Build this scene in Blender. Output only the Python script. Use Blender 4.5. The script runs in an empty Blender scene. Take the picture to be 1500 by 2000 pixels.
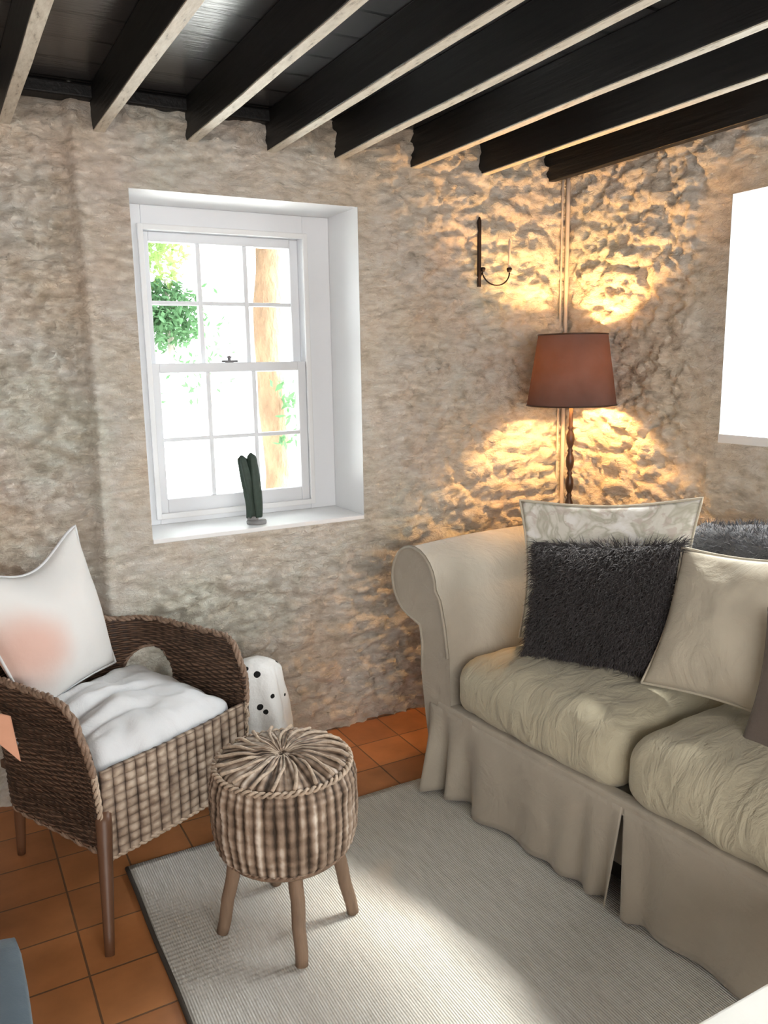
import bpy, bmesh, math, random
from mathutils import Vector, Matrix, noise
random.seed(7)
S = bpy.context.scene
COL = S.collection
R = math.radians
PI = math.pi

# ------------------------------------------------------------------ camera
def cam_axes(yaw, pitch, roll):
    cy, sy, cp, sp = math.cos(yaw), math.sin(yaw), math.cos(pitch), math.sin(pitch)
    f = Vector((sy*cp, cy*cp, -sp)); r = Vector((cy, -sy, 0)); u = r.cross(f)
    cr, sr = math.cos(roll), math.sin(roll)
    return r*cr+u*sr, u*cr-r*sr, f
cr_, cu_, cf_ = cam_axes(R(28.84), R(10.48), R(-.98))
cam = bpy.data.cameras.new('camera'); co = bpy.data.objects.new('camera', cam); COL.objects.link(co)
M = Matrix((cr_, cu_, -cf_)).transposed().to_4x4(); M.translation = (-2.4053, -2.737, 1.42)
co.matrix_world = M
cam.sensor_fit = 'VERTICAL'; cam.sensor_height = 24; cam.lens = 1595/2000*24
cam.clip_start = .02
S.camera = co

# ------------------------------------------------------------------ view / world / lights
S.view_settings.view_transform = 'Standard'; S.view_settings.look = 'None'
S.view_settings.gamma = 1; S.view_settings.use_curve_mapping = False
S.view_settings.exposure = 0.46
SUN_DIR = Vector((1, -.04, math.tan(R(49)))).normalized()      # towards the sun
W = bpy.data.worlds.new('sky'); S.world = W; W.use_nodes = True
nt = W.node_tree; nt.nodes.clear()
tc = nt.nodes.new('ShaderNodeTexCoord')
dt = nt.nodes.new('ShaderNodeVectorMath'); dt.operation = 'DOT_PRODUCT'; dt.inputs[1].default_value = SUN_DIR
nt.links.new(tc.outputs['Generated'], dt.inputs[0])
mr = nt.nodes.new('ShaderNodeMapRange'); mr.interpolation_type = 'SMOOTHSTEP'
mr.inputs['From Min'].default_value = .1; mr.inputs['From Max'].default_value = 1.0
mr.inputs['To Min'].default_value = 2.4; mr.inputs['To Max'].default_value = 17.0
nt.links.new(dt.outputs['Value'], mr.inputs['Value'])
bg = nt.nodes.new('ShaderNodeBackground'); bg.inputs[0].default_value = (.93, .97, 1, 1)
nt.links.new(mr.outputs[0], bg.inputs[1])
wo = nt.nodes.new('ShaderNodeOutputWorld'); nt.links.new(bg.outputs[0], wo.inputs[0])

def light(name, kind, loc, direction, energy, color, **kw):
    L = bpy.data.lights.new(name, kind); L.energy = energy; L.color = color
    for k, v in kw.items(): setattr(L, k, v)
    o = bpy.data.objects.new(name, L); COL.objects.link(o); o.location = loc
    o.rotation_euler = Vector(direction).to_track_quat('-Z', 'Y').to_euler()
    return o
light('sun', 'SUN', (6, -1, 6), -SUN_DIR, 9.5, (1, .96, .88), angle=R(9))
# added area light behind the camera, soft fill for the room; no window here
light('rear_fill_light', 'AREA', (-2.3, -4.6, 1.5), (0.12, 1, -.05), 72, (1, .97, .93), shape='RECTANGLE', size=2.6, size_y=1.3)

# ------------------------------------------------------------------ material helpers
class NT:
    def __init__(s, name):
        s.m = bpy.data.materials.new(name); s.m.use_nodes = True; s.t = s.m.node_tree; s.t.nodes.clear()
        s.out = s.n('ShaderNodeOutputMaterial')
        s.c = s.n('ShaderNodeTexCoord')
    def n(s, k, **kw):
        x = s.t.nodes.new(k)
        for a, b in kw.items(): setattr(x, a, b)
        return x
    def l(s, a, b): s.t.links.new(a, b)
    def map(s, scale=(1, 1, 1), src='Object', rot=(0, 0, 0), loc=(0, 0, 0)):
        m = s.n('ShaderNodeMapping'); m.inputs['Scale'].default_value = scale; m.inputs['Rotation'].default_value = rot
        m.inputs['Location'].default_value = loc
        s.l(s.c.outputs[src], m.inputs[0]); return m.outputs[0]
    def noise(s, vec, scale, detail=4, rough=.55, dist=0):
        n = s.n('ShaderNodeTexNoise'); n.inputs['Scale'].default_value = scale; n.inputs['Detail'].default_value = detail
        n.inputs['Roughness'].default_value = rough; n.inputs['Distortion'].default_value = dist
        s.l(vec, n.inputs['Vector']); return n.outputs['Fac']
    def ramp(s, fac, stops):
        r = s.n('ShaderNodeValToRGB'); e = r.color_ramp.elements
        while len(e) < len(stops): e.new(.5)
        for x, (p, c) in zip(e, stops): x.position = p; x.color = (*c, 1)
        s.l(fac, r.inputs[0]); return r.outputs[0]
    def math(s, op, a, b=None, c=None):
        m = s.n('ShaderNodeMath', operation=op)
        for i, v in enumerate((a, b, c)):
            if v is None: continue
            if isinstance(v, (int, float)): m.inputs[i].default_value = v
            else: s.l(v, m.inputs[i])
        return m.outputs[0]
    def mix(s, fac, a, b, typ='MIX'):
        m = s.n('ShaderNodeMix', data_type='RGBA', blend_type=typ)
        for i, v in ((0, fac), (6, a), (7, b)):
            if isinstance(v, (int, float)): m.inputs[i].default_value = v
            elif isinstance(v, tuple): m.inputs[i].default_value = (*v, 1)
            else: s.l(v, m.inputs[i])
        return m.outputs[2]
    def bump(s, h, strength=.5, dist=.01, normal=None):
        b = s.n('ShaderNodeBump'); b.inputs['Strength'].default_value = strength; b.inputs['Distance'].default_value = dist
        s.l(h, b.inputs['Height'])
        if normal: s.l(normal, b.inputs['Normal'])
        return b.outputs[0]
    def bsdf(s, color, rough=.7, normal=None, metal=0, spec=.5, sheen=0, coat=0):
        p = s.n('ShaderNodeBsdfPrincipled')
        if isinstance(color, tuple): p.inputs['Base Color'].default_value = (*color, 1)
        else: s.l(color, p.inputs['Base Color'])
        if isinstance(rough, (int, float)): p.inputs['Roughness'].default_value = rough
        else: s.l(rough, p.inputs['Roughness'])
        p.inputs['Metallic'].default_value = metal; p.inputs['Specular IOR Level'].default_value = spec
        p.inputs['Sheen Weight'].default_value = sheen; p.inputs['Coat Weight'].default_value = coat
        if normal: s.l(normal, p.inputs['Normal'])
        s.l(p.outputs[0], s.out.inputs[0]); s.p = p
        return s.m

def simple(name, col, rough=.6, var=.12, scale=8, bump=.2, bscale=60, bd=.003, metal=0, spec=.5, stretch=(1, 1, 1), sheen=0):
    t = NT(name); v = t.map(stretch)
    n1 = t.noise(v, scale, 5)
    c = t.ramp(n1, [(.25, tuple(x*(1-var) for x in col)), (.75, tuple(min(1, x*(1+var)) for x in col))])
    return t.bsdf(c, rough, t.bump(t.noise(v, bscale, 3), bump, bd), metal, spec, sheen)

def m_stone():
    t = NT('limewashed_stone'); v = t.map()
    c = t.ramp(t.noise(v, 2.3, 5, .6), [(.3, (.80, .79, .74)), (.5, (.86, .82, .76)), (.7, (.88, .79, .72))])
    c2 = t.ramp(t.noise(t.map((1, 1, 2.2)), 14, 6, .65), [(.36, (.74, .70, .65)), (.48, (.92, .89, .86)), (.60, (1.0, 1.0, 1.0))])
    c = t.mix(1.0, c, c2, 'MULTIPLY')
    c = t.mix(1.0, c, t.ramp(t.noise(t.map(loc=(4, 1, 2)), 1.6, 4, .6), [(.38, (1.0, .93, .83)), (.52, (1.0, .985, .96)), (.64, (.95, .98, .93))]), 'MULTIPLY')
    v2 = t.map((1, 1, 2.0), rot=(.0, .35, .0))
    h = t.noise(v2, 26, 7, .68, .6); h2 = t.noise(v, 90, 4)
    nb = t.bump(h, 1.0, .022); nb = t.bump(h2, .5, .006, nb)
    return t.bsdf(c, .85, nb, spec=.2)
def m_floor():
    t = NT('terracotta_tiles'); v = t.map(loc=(.05, .0, 0))
    b = t.n('ShaderNodeTexBrick', offset=0.0, squash=1.0)
    b.inputs['Scale'].default_value = 1; b.inputs['Brick Width'].default_value = .18; b.inputs['Row Height'].default_value = .18
    b.inputs['Mortar Size'].default_value = .003; b.inputs['Mortar Smooth'].default_value = .3; b.inputs['Bias'].default_value = 0
    b.inputs['Color1'].default_value = (.56, .245, .095, 1); b.inputs['Color2'].default_value = (.43, .185, .075, 1)
    b.inputs['Mortar'].default_value = (.20, .11, .06, 1)
    t.l(v, b.inputs['Vector'])
    c = t.mix(1.0, b.outputs['Color'], t.ramp(t.noise(t.map(), 6, 5), [(.3, (.72, .68, .62)), (.7, (1.1, 1.05, 1.0))]), 'MULTIPLY')
    h = t.math('SUBTRACT', 1.0, b.outputs['Fac'])
    h = t.math('ADD', h, t.math('MULTIPLY', t.noise(t.map(), 25, 4), .35))
    return t.bsdf(c, .42, t.bump(h, .5, .004), spec=.4)
def m_boards():
    t = NT('black_ceiling_boards'); v = t.map(loc=(0, .05, 0))
    b = t.n('ShaderNodeTexBrick', offset=.37)
    b.inputs['Scale'].default_value = 1; b.inputs['Brick Width'].default_value = 3.1; b.inputs['Row Height'].default_value = .16
    b.inputs['Mortar Size'].default_value = .008; b.inputs['Mortar Smooth'].default_value = .2
    for k, c in (('Color1', (.045, .045, .048)), ('Color2', (.03, .03, .033)), ('Mortar', (.002, .002, .002))): b.inputs[k].default_value = (*c, 1)
    t.l(v, b.inputs['Vector'])
    h = t.math('SUBTRACT', 1.0, b.outputs['Fac']); h = t.math('ADD', h, t.math('MULTIPLY', t.noise(t.map((3, 20, 1)), 4, 4), .25))
    return t.bsdf(b.outputs['Color'], .26, t.bump(h, .6, .006), spec=.9)
def m_beam():
    t = NT('black_beam_paint'); v = t.map((18, 1.2, 18))
    n = t.noise(v, 4, 5)
    c = t.ramp(n, [(.3, (.007, .007, .0075)), (.75, (.016, .0155, .0155))])
    return t.bsdf(c, .5, t.bump(n, .35, .006), spec=.3)
def m_underside():
    t = NT('worn_cream_underside'); v = t.map((1, .25, 1))
    c = t.ramp(t.noise(v, 70, 5, .7), [(.30, (.22, .19, .14)), (.42, (.62, .57, .47)), (.7, (.80, .76, .66))])
    return t.bsdf(c, .6, t.bump(t.noise(v, 50, 4), .4, .004))
def m_rug():
    t = NT('woven_grey_rug'); v = t.map()
    x = t.n('ShaderNodeSeparateXYZ'); t.l(v, x.inputs[0])
    wv = t.noise(t.map((1, .35, 1)), 5, 4, .6)
    ribs = t.math('SINE', t.math('MULTIPLY', t.math('ADD', x.outputs[0], t.math('MULTIPLY', wv, .012)), 1000))
    picks = t.math('SINE', t.math('MULTIPLY', x.outputs[1], 420))
    c = t.ramp(t.noise(t.map((14, 1.6, 1)), 7, 6, .7), [(.3, (.53, .51, .46)), (.5, (.62, .60, .55)), (.7, (.68, .66, .61))])
    c = t.mix(.07, c, t.ramp(t.math('ADD', t.math('MULTIPLY', ribs, .5), .5), [(0, (.30, .28, .25)), (1, (.85, .83, .79))]))
    h = t.math('ADD', t.math('MULTIPLY', ribs, .35), t.math('MULTIPLY', picks, .2))
    h = t.math('ADD', h, t.math('MULTIPLY', t.noise(t.map((1.5, 1, 1)), 9, 5), 1.6))
    return t.bsdf(c, .95, t.bump(h, .5, .006), spec=.1)
def m_fabric(name, col, wr=.35, scale=9, var=.06, weave=260, stretch=(1, 1, 1), sheen=.2):
    t = NT(name); v = t.map(stretch)
    c = t.ramp(t.noise(t.map(), 6, 4), [(.3, tuple(x*(1-var) for x in col)), (.7, tuple(min(1, x*(1+var)) for x in col))])
    nb = t.bump(t.noise(v, scale, 5, .55, .8), wr, .02); nb = t.bump(t.noise(t.map(), weave, 2), .25, .0015, nb)
    return t.bsdf(c, .9, nb, spec=.15, sheen=sheen)
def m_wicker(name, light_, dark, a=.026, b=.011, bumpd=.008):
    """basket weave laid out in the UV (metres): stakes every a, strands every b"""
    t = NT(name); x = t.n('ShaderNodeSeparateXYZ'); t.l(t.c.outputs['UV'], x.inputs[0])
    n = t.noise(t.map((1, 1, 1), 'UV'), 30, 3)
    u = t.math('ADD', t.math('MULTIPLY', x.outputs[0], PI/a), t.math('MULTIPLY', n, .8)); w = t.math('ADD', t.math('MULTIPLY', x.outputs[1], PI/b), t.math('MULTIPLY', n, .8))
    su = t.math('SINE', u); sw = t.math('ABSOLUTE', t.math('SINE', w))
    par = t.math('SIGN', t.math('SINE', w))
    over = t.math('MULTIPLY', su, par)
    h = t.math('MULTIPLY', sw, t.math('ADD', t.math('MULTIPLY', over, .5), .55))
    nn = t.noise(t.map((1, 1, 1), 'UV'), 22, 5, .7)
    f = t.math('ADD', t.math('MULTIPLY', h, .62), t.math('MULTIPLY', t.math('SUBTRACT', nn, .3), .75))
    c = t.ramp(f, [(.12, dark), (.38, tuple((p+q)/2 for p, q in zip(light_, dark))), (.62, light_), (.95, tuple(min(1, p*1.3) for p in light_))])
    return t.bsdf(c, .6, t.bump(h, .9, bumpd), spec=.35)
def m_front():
    t = NT('lit_wicker'); x = t.n('ShaderNodeSeparateXYZ'); t.l(t.c.outputs['UV'], x.inputs[0])
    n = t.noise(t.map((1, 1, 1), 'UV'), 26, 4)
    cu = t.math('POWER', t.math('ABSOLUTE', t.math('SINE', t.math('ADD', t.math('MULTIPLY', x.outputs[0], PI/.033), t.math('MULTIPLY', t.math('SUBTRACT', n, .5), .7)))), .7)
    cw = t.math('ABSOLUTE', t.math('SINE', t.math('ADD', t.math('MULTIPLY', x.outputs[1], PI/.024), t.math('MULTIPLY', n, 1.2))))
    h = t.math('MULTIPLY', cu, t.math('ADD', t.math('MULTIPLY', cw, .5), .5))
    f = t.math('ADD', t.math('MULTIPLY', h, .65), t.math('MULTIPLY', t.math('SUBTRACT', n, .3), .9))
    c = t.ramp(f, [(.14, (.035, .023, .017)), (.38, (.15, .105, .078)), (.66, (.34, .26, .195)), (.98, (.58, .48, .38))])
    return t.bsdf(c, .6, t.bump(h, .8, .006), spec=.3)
def m_glass():
    t = NT('window_glass'); g = t.n('ShaderNodeBsdfGlossy'); g.inputs['Roughness'].default_value = .02
    tr = t.n('ShaderNodeBsdfTransparent'); tr.inputs[0].default_value = (.97, .98, .98, 1)
    lw = t.n('ShaderNodeFresnel'); lw.inputs[0].default_value = 1.3
    mx = t.n('ShaderNodeMixShader'); t.l(lw.outputs[0], mx.inputs[0]); t.l(tr.outputs[0], mx.inputs[1]); t.l(g.outputs[0], mx.inputs[2])
    t.l(mx.outputs[0], t.out.inputs[0]); return t.m
def m_trans(name, col, trans, w, rough_noise=0, var=.15, scale=10):
    t = NT(name)
    c = t.ramp(t.noise(t.map(), scale, 4), [(.3, tuple(x*(1-var) for x in col)), (.7, tuple(min(1, x*(1+var)) for x in col))])
    d = t.n('ShaderNodeBsdfDiffuse'); t.l(c, d.inputs[0]); q = t.n('ShaderNodeBsdfTranslucent'); q.inputs[0].default_value = (*trans, 1)
    mx = t.n('ShaderNodeMixShader'); mx.inputs[0].default_value = w
    t.l(d.outputs[0], mx.inputs[1]); t.l(q.outputs[0], mx.inputs[2]); t.l(mx.outputs[0], t.out.inputs[0]); return t.m
def m_emit(name, col, s):
    t = NT(name); e = t.n('ShaderNodeEmission'); e.inputs[0].default_value = (*col, 1); e.inputs[1].default_value = s
    t.l(e.outputs[0], t.out.inputs[0]); return t.m
def m_floral():
    t = NT('floral_cushion_cloth'); v = t.map((1, 1, 1), 'UV')
    a = t.noise(v, 5.5, 3, .5, 1.2); b = t.noise(v, 13, 3, .6, .8)
    c = t.ramp(a, [(.42, (.72, .70, .63)), (.5, (.50, .49, .40)), (.56, (.74, .72, .66)), (.66, (.86, .85, .82))])
    c = t.mix(t.ramp(b, [(.55, (0, 0, 0)), (.62, (.6, .6, .6))]), c, (.55, .47, .42))
    return t.bsdf(c, .85, t.bump(t.noise(v, 7, 4), .3, .02), spec=.2)
def m_pink_patch():
    t = NT('off_white_cloth_with_pink_patch'); v = t.map((1, 1, 1), 'UV')
    g = t.n('ShaderNodeVectorMath', operation='DISTANCE'); g.inputs[1].default_value = (.13, .40, 0); t.l(v, g.inputs[0])
    f = t.n('ShaderNodeMapRange', interpolation_type='SMOOTHSTEP'); f.inputs[1].default_value = .42; f.inputs[2].default_value = .10
    t.l(t.math('ADD', g.outputs['Value'], t.math('MULTIPLY', t.noise(v, 4, 3), .08)), f.inputs[0])
    c = t.mix(t.math('MULTIPLY', f.outputs[0], .85), (.72, .71, .69), (.68, .42, .34))
    nb = t.bump(t.noise(t.map(), 7, 4), .25, .02); nb = t.bump(t.noise(t.map(), 300, 2), .2, .001, nb)
    return t.bsdf(c, .9, nb, spec=.1)
def m_spots():
    t = NT('white_cloth_with_black_spots'); v = t.map()
    vo = t.n('ShaderNodeTexVoronoi'); vo.inputs['Scale'].default_value = 17; t.l(v, vo.inputs['Vector'])
    f = t.math('LESS_THAN', t.math('ADD', vo.outputs['Distance'], t.math('MULTIPLY', t.noise(v, 40), .12)), .24)
    c = t.mix(f, (.84, .85, .84), (.02, .02, .02))
    return t.bsdf(c, .9, t.bump(t.noise(v, 30, 5), .5, .01), spec=.1)

MS = dict(
 stone=m_stone(), floor=m_floor(), boards=m_boards(), beam=m_beam(), under=m_underside(), rug=m_rug(), glass=m_glass(),
 white=simple('white_gloss_paint', (.80, .81, .82), .4, .02, 5, .06), sillw=simple('white_sill_paint', (.86, .86, .86), .35, .02, 5, .05),
 frame=simple('white_sash_paint', (.76, .78, .81), .4, .02, 5, .05),
 plaster=simple('painted_plaster', (.70, .66, .61), .8, .04, 4, .4, 20, .01),
 sofa=m_fabric('beige_linen', (.40, .36, .295), .6, 7), sofa2=m_fabric('beige_linen_cushion', (.46, .42, .31), .8, 9, stretch=(1, 2.2, 1)),
 cushw=m_fabric('cream_cushion_cloth', (.55, .50, .40), .7, 6), offw=m_fabric('off_white_cushion_cloth', (.67, .68, .69), .5, 6),
 pillow=m_pink_patch(), floral=m_floral(), taupe=m_fabric('taupe_cushion_cloth', (.16, .13, .11), .4, 6),
 fur=simple('dark_grey_fur', (.045, .038, .040), .85, .35, 14, .5, 60, .01, sheen=.3),
 fur2=simple('blue_grey_fur', (.11, .115, .13), .85, .3, 14, .5, 60, .01, sheen=.3),
 wick_lit=m_front(),  # chair front: window light put into the colour as a paler wicker
 wick_shade=m_wicker('shaded_wicker', (.17, .10, .065), (.03, .016, .010), .03, .007, .006),  # chair sides: shade put into the colour as a darker wicker
 rim_l=simple('pale_cane_rim', (.46, .36, .27), .6, .35, 60, .8, 120, .004), rim_d=simple('brown_cane_rim', (.24, .16, .11), .6, .4, 60, .8, 120, .004),
 legd=simple('dark_turned_wood', (.13, .06, .03), .45, .25, 12, .2, stretch=(1, 1, .2)),
 legs=simple('weathered_brown_wood', (.22, .145, .095), .65, .35, 30, .5, 60, .004, stretch=(1, 1, .15)),
 iron=simple('black_iron', (.025, .016, .014), .5, .2, 30, .4, 60, .002, metal=.6), bulb=m_emit('warm_bulb', (1, .55, .20), 620),
 shade=m_trans('dark_brown_shade_cloth', (.125, .092, .088), (.62, .32, .14), .12), shadein=m_trans('shade_lining', (.70, .62, .50), (.6, .45, .3), .06),
 pole=simple('dark_turned_lamp_wood', (.055, .025, .013), .35, .2, 10, .2), wax=simple('cream_candle_wax', (.62, .50, .42), .5, .05),
 cactus=simple('dark_green_cactus', (.028, .05, .036), .6, .3, 40, .5, 80, .003), greystone=simple('grey_stone', (.23, .23, .23), .7, .15, 20, .3),
 conduit=simple('painted_conduit', (.60, .52, .45), .6, .05), dark=simple('dark_void_cloth', (.03, .025, .02), .9, .2), edgeshade=simple('rug_edge_shadow', (.06, .05, .04), .9, .2),
 cream=simple('cream_table_paint', (.86, .84, .76), .45, .03), bluegrey=m_fabric('blue_grey_upholstery', (.085, .115, .14), .2, 8),
 peach=m_fabric('peach_cloth', (.80, .42, .28), .3, 12), spots=m_spots(),
 grass=simple('sunlit_grass', (.62, .70, .42), .9, .2, 3, .4, 40, .03), gravel=simple('pale_gravel', (.86, .85, .80), .9, .05, 10, .3),
 bark=simple('orange_brown_bark', (.17, .105, .06), .9, .45, 9, .8, 20, .05, stretch=(1, 1, .4)), twig=simple('grey_twig_bark', (.35, .32, .28), .9, .3, 9, .4),
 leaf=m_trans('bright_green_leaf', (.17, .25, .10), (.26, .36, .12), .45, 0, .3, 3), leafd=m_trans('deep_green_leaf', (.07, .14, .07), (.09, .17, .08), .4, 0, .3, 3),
 grey=simple('grey_brass', (.25, .24, .25), .4, .1, metal=.5),
)

# ------------------------------------------------------------------ mesh helpers
def mk(name, V, F, m, parent=None, smooth=True, uv=None, bevel=0, mod=None):
    me = bpy.data.meshes.new(name); me.from_pydata([tuple(v) for v in V], [], F); me.update()
    if smooth: me.polygons.foreach_set('use_smooth', [True]*len(me.polygons))
    if uv:
        L = me.uv_layers.new(name='UVMap')
        for lp in me.loops: L.data[lp.index].uv = uv[lp.vertex_index]
    for q in (m if isinstance(m, (list, tuple)) else [m]): me.materials.append(q)
    o = bpy.data.objects.new(name, me); COL.objects.link(o)
    if parent: o.parent = parent
    if bevel:
        b = o.modifiers.new('bevel', 'BEVEL'); b.width = bevel; b.segments = 3; b.limit_method = 'ANGLE'; b.angle_limit = R(40)
    return o
def empty(name, loc, rz=0):
    o = bpy.data.objects.new(name, None); COL.objects.link(o); o.location = loc; o.rotation_euler = (0, 0, rz); o.empty_display_size = .1
    return o
def tag(o, label=None, cat=None, group=None, kind=None):
    if label: o['label'] = label
    if cat: o['category'] = cat
    if group: o['group'] = group
    if kind: o['kind'] = kind
    return o
class MB:
    def __init__(s): s.V = []; s.F = []
    def add(s, V, F):
        n = len(s.V); s.V += [tuple(v) for v in V]; s.F += [tuple(i+n for i in f) for f in F]; return s
    def box(s, x0, x1, y0, y1, z0, z1):
        V = [(x, y, z) for z in (z0, z1) for y in (y0, y1) for x in (x0, x1)]
        return s.add(V, [(0, 2, 3, 1), (4, 5, 7, 6), (0, 1, 5, 4), (2, 6, 7, 3), (0, 4, 6, 2), (1, 3, 7, 5)])
    def tube(s, P, rad, n=10, caps=True):
        P = [Vector(p) for p in P]; rad = rad if isinstance(rad, (list, tuple)) else [rad]*len(P)
        V = []; up = None
        for i, p in enumerate(P):
            d = (P[min(i+1, len(P)-1)]-P[max(i-1, 0)]).normalized()
            if up is None: up = Vector((0, 0, 1)) if abs(d.z) < .9 else Vector((1, 0, 0))
            a = d.cross(up).normalized(); b = a.cross(d).normalized(); up = b
            for k in range(n):
                t = 2*PI*k/n; V.append(p+(a*math.cos(t)+b*math.sin(t))*rad[i])
        F = [(i*n+k, i*n+(k+1) % n, (i+1)*n+(k+1) % n, (i+1)*n+k) for i in range(len(P)-1) for k in range(n)]
        if caps: F += [tuple(range(n-1, -1, -1)), tuple(range((len(P)-1)*n, len(P)*n))]
        return s.add(V, F)
    def lathe(s, prof, c=(0, 0, 0), n=32, caps=True):
        V = [(c[0]+r*math.cos(2*PI*k/n), c[1]+r*math.sin(2*PI*k/n), c[2]+z) for r, z in prof for k in range(n)]
        F = [(i*n+k, i*n+(k+1) % n, (i+1)*n+(k+1) % n, (i+1)*n+k) for i in range(len(prof)-1) for k in range(n)]
        if caps: F += [tuple(range(n-1, -1, -1)), tuple(range((len(prof)-1)*n, len(prof)*n))]
        return s.add(V, F)
    def build(s, name, m, parent=None, smooth=True, bevel=0): return mk(name, s.V, s.F, m, parent, smooth, bevel=bevel)
def sm(a, b, x):
    t = min(1, max(0, (x-a)/(b-a))); return t*t*(3-2*t)
def grid(fn, nu, nv, name, m, parent=None, uvf=None, skip=None, thick=0):
    V = []; UV = []; F = []
    for j in range(nv+1):
        for i in range(nu+1):
            u, v = i/nu, j/nv; V.append(fn(u, v)); UV.append(uvf(u, v) if uvf else (u, v))
    for j in range(nv):
        for i in range(nu):
            if skip and skip((i+.5)/nu, (j+.5)/nv): continue
            a = j*(nu+1)+i; F.append((a, a+1, a+nu+2, a+nu+1))
    o = mk(name, V, F, m, parent, uv=UV)
    if thick:
        md = o.modifiers.new('solid', 'SOLIDIFY'); md.thickness = thick; md.offset = 0
    return o
def rbox(dx, dy, dz, r, n=26, crown=0, wr=0, seed=0, name='x', m=None, parent=None, c=(0, 0, 0), drape=0, tilt=0):
    """puffy rounded slab; half sizes dx, dy, dz"""
    bm = bmesh.new(); bmesh.ops.create_cube(bm, size=2)
    bmesh.ops.subdivide_edges(bm, edges=bm.edges[:], cuts=n, use_grid_fill=True)
    for v in bm.verts:
        p = v.co; q = Vector((p.x*dx, p.y*dy, p.z*dz))
        i = Vector((max(-(dx-r), min(dx-r, q.x)), max(-(dy-r), min(dy-r, q.y)), max(-(dz-r), min(dz-r, q.z))))
        d = q-i
        if d.length > 1e-9: q = i+d.normalized()*r
        f = (1-min(1, abs(q.x/dx))**2.4)*(1-min(1, abs(q.y/dy))**2.4)
        q.z += crown*f*(1 if q.z > 0 else -.25)
        sidef = (1-min(1, abs(q.z/dz))**2)
        q.x += math.copysign(1, q.x)*drape*sidef*sm(.8, 1, abs(p.x))*(1-min(1, abs(p.y))**3)
        if wr:
            w = noise.noise(Vector((q.x*7+seed, q.y*13, q.z*8)))+.5*noise.noise(Vector((q.x*18+seed, q.y*26, q.z*14)))
            nrm = d.normalized() if d.length > 1e-9 else Vector((0, 0, 1))
            q += nrm*wr*w
        if name == 'pad_cover' and q.z > 0:      # creases running in from the near arm
            for y0_, k_, a_, e_ in ((-.03, .28, .020, .12), (-.11, .12, .012, .02), (.06, .45, .010, .06)):
                yy = y0_+k_*(q.x+.23)*.6-.5*(q.x+.23)**2; d_ = q.y-yy
                q.z += (-a_*math.exp(-(d_/.014)**2)+a_*.6*math.exp(-((d_-.03)/.022)**2))*(1-sm(e_-.10, e_+.06, q.x))
        v.co = q+Vector(c)
    me = bpy.data.meshes.new(name); bm.to_mesh(me); bm.free()
    me.polygons.foreach_set('use_smooth', [True]*len(me.polygons)); me.materials.append(m)
    o = bpy.data.objects.new(name, me); COL.objects.link(o)
    if parent: o.parent = parent
    return o
def cushion_fn(BL, BR, TR, TL, T, pinch=.045, sag=0, seed=0, wr=.006):
    BL, BR, TR, TL = map(Vector, (BL, BR, TR, TL))
    nrm = (BR-BL).cross(TL-BL).normalized()
    def f(u, v, side):
        # edges pulled in between the corners
        uu = u+pinch*2*(.5-u)*math.sin(PI*v)*1.0; vv = v+pinch*2*(.5-v)*math.sin(PI*u)
        if sag: vv -= sag*math.sin(PI*u)**1.5*sm(.45, 1, v)
        p = BL.lerp(BR, uu).lerp(TL.lerp(TR, uu), vv)
        h = (max(0, math.sin(PI*u))*max(0, math.sin(PI*v)))**.55
        w = noise.noise(p*6+Vector((seed, 0, side*3)))*1.0+.6*noise.noise(p*15+Vector((seed, 5, side)))
        return p+nrm*side*(T*.5*h+wr*w*min(1, h*2)), nrm*side
    return f, nrm
def cushion(name, BL, BR, TR, TL, T, m, label, n=34, piping=None, pinch=.045, sag=0, seed=0, wr=.006, parent=None, cat='cushion'):
    f, nrm = cushion_fn(BL, BR, TR, TL, T, pinch, sag, seed, wr)
    base = (Vector(BL)+Vector(BR))*.5
    root = empty(name, base); tag(root, label, cat)
    V = []; F = []; UV = []
    for side in (1, -1):
        o0 = len(V)
        for j in range(n+1):
            for i in range(n+1):
                V.append(f(i/n, j/n, side)[0]-base); UV.append((i/n, j/n))
        for j in range(n):
            for i in range(n):
                a = o0+j*(n+1)+i; q = (a, a+1, a+n+2, a+n+1); F.append(q if side > 0 else q[::-1])
    o = mk('cover', V, F, m, root, uv=UV)
    bm = bmesh.new(); bm.from_mesh(o.data); bmesh.ops.remove_doubles(bm, verts=bm.verts, dist=1e-5); bm.to_mesh(o.data); bm.free()
    edge = [(i/n, 0) for i in range(n)]+[(1, j/n) for j in range(n)]+[(1-i/n, 1) for i in range(n)]+[(0, 1-j/n) for j in range(n+1)]
    P = [f(u, v, 1)[0]-base for u, v in edge]
    if piping is not None: MB().tube(P, .004, 8, False).build('piping', piping, root)
    return root, f
def strands(name, samples, m, parent, length=.035, w=.0016, droop=.5, base=Vector((0, 0, 0))):
    V = []; F = []
    for p, nrm in samples:
        d = (nrm+Vector((random.uniform(-.6, .6), random.uniform(-.6, .6), random.uniform(-.6, .6)-droop))).normalized()
        L = length*random.uniform(.6, 1.2); s = nrm.cross(Vector((random.random()-.5, random.random()-.5, random.random()-.5))).normalized()*w
        mid = p+d*L*.55; tip = p+(d+Vector((0, 0, -droop*.5))).normalized()*L
        i = len(V); V += [p-s-base, p+s-base, mid+s*.8-base, mid-s*.8-base, tip-base]; F += [(i, i+1, i+2, i+3), (i+3, i+2, i+4)]
    o = mk(name, V, F, m, parent, smooth=False); o['kind'] = 'stuff'
    return o

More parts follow.
